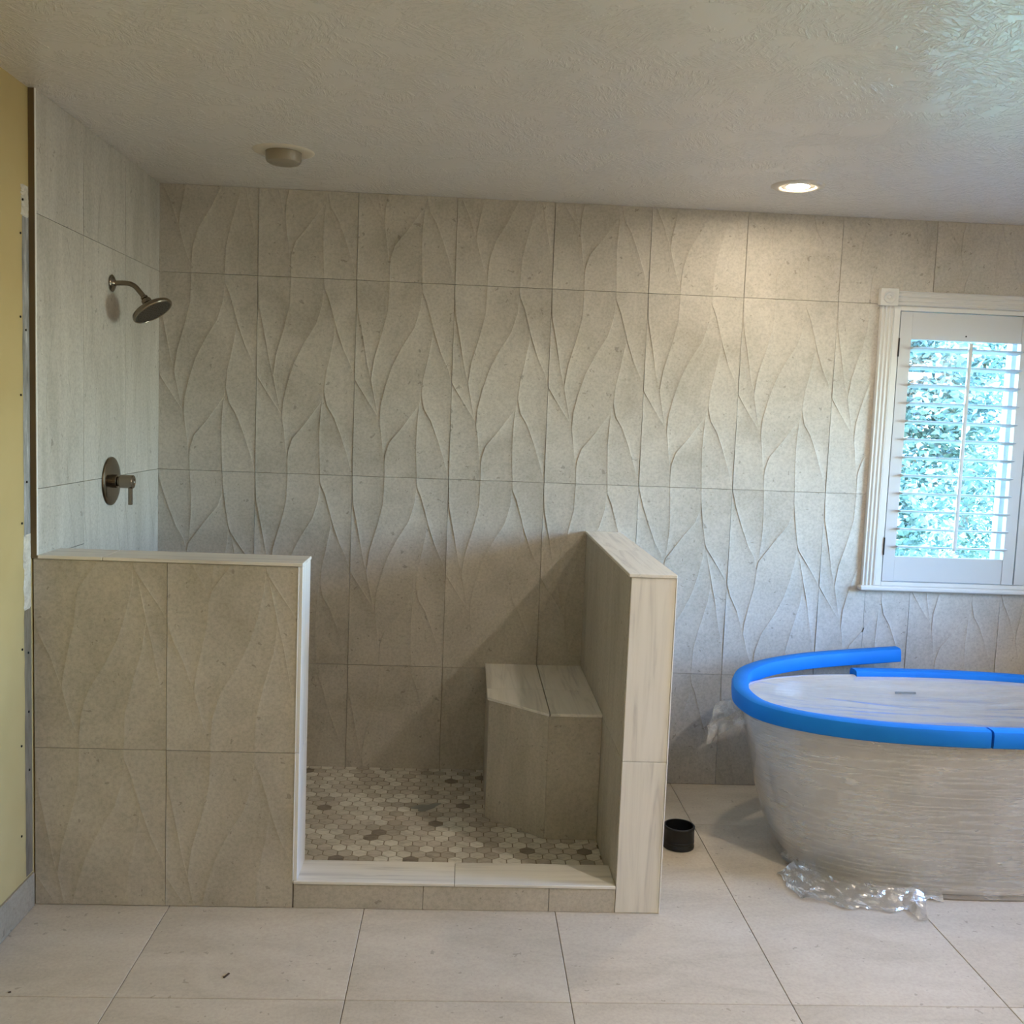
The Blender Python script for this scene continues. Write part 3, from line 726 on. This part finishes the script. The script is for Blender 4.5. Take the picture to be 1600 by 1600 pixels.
# ------------------------------------------------------------------ blue foam edge guards
def rim(t, da=0.0, z=.5775):
    x, y = sup(.781+da, .386+da, t, 2.4); return Vector((TX+x, TY+y, z))
fs_sec = [(-.028, -.030), (-.024, -.033), (.024, -.033), (.029, -.030), (.031, -.02), (.031, .012), (.027, .022), (.018, .026), (-.018, .026), (-.026, .022), (-.030, .012), (-.030, -.02)]
FZ = .5745
wob = lambda t, s: .0035*noise.noise(Vector((t*3.0, s, 0)))
t_seam = math.radians(-94)
pts = []
for k in range(34):
    t = t_seam+(math.radians(-187)-t_seam)*k/33
    p = rim(t, .002+wob(t, 1.0), FZ+.004*max(0, (k-26)/7)); pts.append(p)
# t decreases past -180 deg: round the left end and then springs free behind the tub
free = [(2.330, -.505, .586), (2.385, -.395, .592), (2.500, -.280, .597), (2.675, -.180, .602), (2.850, -.118, .606), (3.000, -.090, .613), (3.125, -.078, .622)]
pts = pts + smoothpath([Vector(p) for p in free], 5)
f1 = tag(link('foam_guard', sweep(pts, fs_sec), 'foam'), 'blue foam edge guard around the tub left end, its tail sprung free behind', 'foam guard', 'blue foam guards on the bathtub rim')
pts = []
t0, t1 = math.radians(103.5), t_seam+math.radians(.45)
for k in range(64):
    t = t0+(t1-t0)*k/63; pts.append(rim(t, .002+wob(t, 5.0), FZ))
f2 = tag(link('foam_guard', sweep(pts, fs_sec), 'foam'), 'blue foam edge guard on the tub back rim, running off to the right', 'foam guard', 'blue foam guards on the bathtub rim')

# ------------------------------------------------------------------ clear plastic wrap
pw = tag(empty('plastic_wrap', (TX, TY, 0)), 'clear crinkled stretch film wrapped round the bathtub and trailing on the floor', 'plastic wrap')
def wrinkle(v):
    if v.z > .565: return v
    s = Vector((v.x*4, v.y*4, v.z*26)); n1 = noise.noise(s); n2 = noise.noise(Vector((v.x*9, v.y*9, v.z*9)))
    r = 1+(.0003*n1+.0050*n2); return Vector((v.x*r+.0, v.y*r, v.z))
rings = []
for j in range(46):
    z = .006+(.562-.006)*j/45
    for (za, aa, ba, na), (zb, ab, bb, nb) in zip(outer, outer[1:]):
        if za <= z <= zb: f = (z-za)/(zb-za); a, b, n = aa+(ab-aa)*f, ba+(bb-ba)*f, na+(nb-na)*f; break
    fl_ = .030*max(0, 1-z/.07)**1.5
    rings.append((z, a+.008+fl_, b+.008+fl_, n))
NS = 160
link('body_film', loft(rings, disp=wrinkle), 'film_body', pw)
# sheet stretched over the basin
vs, fs = [], []; NR = 14
for j in range(NR+1):
    f = 1-j/NR
    for i in range(NS):
        x, y = sup(.766*f, .372*f, 2*PI*i/NS, 2.4)
        sag = -.040*(1-f**2.2)+.004*noise.noise(Vector((x*5, y*22, 3)))*min(1, (1-f)*5)
        vs.append((x, y, .5805+sag))
for j in range(NR):
    for i in range(NS): k = (i+1) % NS; fs.append((j*NS+i, j*NS+k, (j+1)*NS+k, (j+1)*NS+i))
link('top_film', mesh(vs, fs, True), 'film_top', pw)
NS = 96
def crumpled(name, outline_fn, nu, nv, amp, freq, seed, mat='film_loose'):
    vs, fs = [], []
    for j in range(nv+1):
        for i in range(nu+1):
            p = outline_fn(i/nu, j/nv)
            q = p*freq+Vector((seed, seed*.3, 0)); d = Vector((noise.noise(q), noise.noise(q+Vector((7, 0, 0))), noise.noise(q+Vector((0, 9, 0)))))
            vs.append(p+Vector((d.x*amp[0], d.y*amp[1], abs(d.z)*amp[2] if amp[3] else d.z*amp[2])))
    for j in range(nv):
        for i in range(nu): a = j*(nu+1)+i; fs.append((a, a+1, a+nu+2, a+nu+1))
    me = mesh([v-Vector((TX, TY, 0)) for v in vs], fs, False); return link(name, me, mat, pw)
def lerp(a, b, t): return Vector(a)+(Vector(b)-Vector(a))*t
def quadpatch(c00, c10, c11, c01): return lambda u, v: lerp(lerp(c00, c10, u), lerp(c01, c11, u), v)
crumpled('loose_tail', quadpatch((2.335, -.62, .548), (2.185, -.64, .465), (2.192, -.60, .375), (2.340, -.56, .470)), 22, 16, (.014, .03, .016, 0), 16, 3.1)
crumpled('loose_tail', quadpatch((2.330, -.60, .545), (2.230, -.585, .535), (2.200, -.57, .43), (2.345, -.58, .44)), 16, 12, (.012, .03, .014, 0), 18, 8.4)
def skirt(u, v):                                                   # flap spread on the floor at the tub's front left
    a = math.radians(-163+u*62)
    x, y = sup(.625, .352, a, 2.6)
    out = .03+.14*max(0, math.sin(PI*min(1, (u+.08)*1.0)))**.6*(1+.45*noise.noise(Vector((u*6, 2.2, 0))))
    d = Vector((x*.55, y*1.6, 0)).normalized()
    p = Vector((TX+x, TY+y, .003))+d*out*v
    p.z = .003+.030*(1-v)**2+.012*v*abs(noise.noise(Vector((u*11, v*4, 1))))
    return p
crumpled('floor_flap', skirt, 60, 22, (.012, .012, .012, 1), 22, 5.5)
def tail(u, v):
    c = lerp((2.80, -1.035, .010), (2.775, -1.180, .004), v); return c+Vector(((u-.5)*.10*(1-.75*v), 0, .02*(1-v)*(.5-abs(u-.5))*2))
crumpled('floor_flap', tail, 16, 18, (.006, .006, .006, 1), 24, 9.1)
# gathered knot of film at the left foot
crumpled('floor_flap', lambda u, v: Vector((2.470+.09*u+.03*math.sin(v*5), -.735-.19*u, .004+.035*(1-abs(2*v-1))*(1-u)))+Vector((.035, .02, 0))*(v-.5), 22, 10, (.008, .008, .012, 1), 32, 2.2)

# ------------------------------------------------------------------ small things on the floor
cup = tag(empty('pipe_coupling', (2.098, -.640, 0)), 'short open black plastic pipe coupling standing on the floor beside the half wall', 'pipe coupling')
link('sleeve', lathe([(.0545, .001), (.0575, .001), (.0580, .004), (.0580, .010), (.0560, .013), (.0560, .070), (.0575, .073), (.0575, .080), (.0555, .082), (.0510, .082), (.0505, .079), (.0505, .016), (.0465, .012), (.0465, .001), (.0545, .001)], 56), 'black', cup)
link('band', lathe([(.0560, .020), (.0572, .021), (.0572, .029), (.0560, .030)], 56), 'black', cup)
o = link('wood_splinter', box_mesh(.024, .006, .003, .001, 1, True), 'splinter', None, (.659, -1.534, .0018)); o.rotation_euler[2] = 1.15
tag(o, 'small dark brown splinter lying on a floor tile before the curb', 'splinter')
o = link('tile_chip', box_mesh(.007, .005, .002, .0008, 1, True), 'splinter', None, (.118, -1.624, .0015)); o.rotation_euler[2] = .5
tag(o, 'tiny brown crumb on the floor near the left wall', 'crumb')
vs = []; fs = []
for k in range(24):
    a = 2*PI*k/24; r = 1+.25*math.sin(3*a+1)+.12*math.sin(5*a)
    vs.append((.055*r*math.cos(a), .030*r*math.sin(a), 0))
vs.append((0, 0, .004)); fs = [(k, (k+1) % 24, 24) for k in range(24)]
o = link('plastic_scrap', mesh(vs, fs, True), 'scrap', None, (1.155, -.425, SF+.0008)); o.rotation_euler[2] = .5
tag(o, 'small bluish grey plastic scrap lying on the hexagon mosaic', 'plastic scrap')

# ------------------------------------------------------------------ outdoors
struct(link('ground', boxes_mesh([(-25, 35, .3, 45, -1.1, -1.0)]), 'lawn'))
def tree(x, y, h, rad, label, seed, n, trunk=.07):
    rnd = random.Random(seed)
    e = tag(empty('leafy_tree', (x, y, -1.0)), label, 'tree', 'trees outside the window')
    path = [Vector((.06*math.sin(k*1.3+seed), .05*math.cos(k*1.7), (h*.85)*k/7)) for k in range(8)]
    link('trunk', sweep(path, circle(trunk, 10), up=Vector((0, 1, 0))), 'bark', e)
    for k in range(7):
        a = rnd.random()*6.28; z = h*(.25+.08*k); L = rad*(.5+.35*rnd.random())
        link('branch', sweep([Vector((0, 0, z)), Vector((L*.5*math.cos(a), L*.5*math.sin(a), z+L*.30)), Vector((L*math.cos(a), L*math.sin(a), z+L*.42))], circle(trunk*.35, 6), up=Vector((.1, .2, 1))), 'bark', e)
    vs, fs = [], []
    clumps = []
    for k in range(46):
        a = rnd.random()*6.28; zz = rnd.random()**.8; rr = rad*math.sqrt(rnd.random())*(1-.45*abs(zz-.4))
        clumps.append(Vector((rr*math.cos(a), rr*math.sin(a), h*(.10+.88*zz))))
    for k in range(n):
        c = clumps[k % len(clumps)]; p = c+Vector((rnd.gauss(0, .22), rnd.gauss(0, .22), rnd.gauss(0, .20)))
        d = Vector((rnd.gauss(0, 1), rnd.gauss(0, 1), rnd.gauss(0, .6))).normalized(); s = d.cross(Vector((rnd.gauss(0, 1), rnd.gauss(0, 1), rnd.gauss(0, 1)))).normalized()
        L, W = .030+.016*rnd.random(), .014+.008*rnd.random(); b = len(vs)
        vs += [p-d*L, p+s*W, p+d*L, p-s*W]; fs.append((b, b+1, b+2, b+3))
    o = link('foliage', mesh(vs, fs), 'leaf', e); o['kind'] = 'stuff'
tree(4.85, 4.3, 4.4, .80, 'bushy green tree seen through the shutters, left of the pair', 3, 26000)
tree(7.05, 7.1, 5.6, .98, 'bushy green tree seen through the shutters, right of the pair', 9, 26000)
tree(8.3, 11.6, 7.5, 2.1, 'tall leafy tree standing farther off behind the nearer pair', 21, 24000, .11)
tree(2.3, 5.6, 4.6, .85, 'bushy green tree outside, hidden behind the left window casing', 33, 14000)
tree(10.6, 6.6, 5.2, 1.05, 'bushy green tree outside, hidden behind the right shutter panel', 41, 14000)
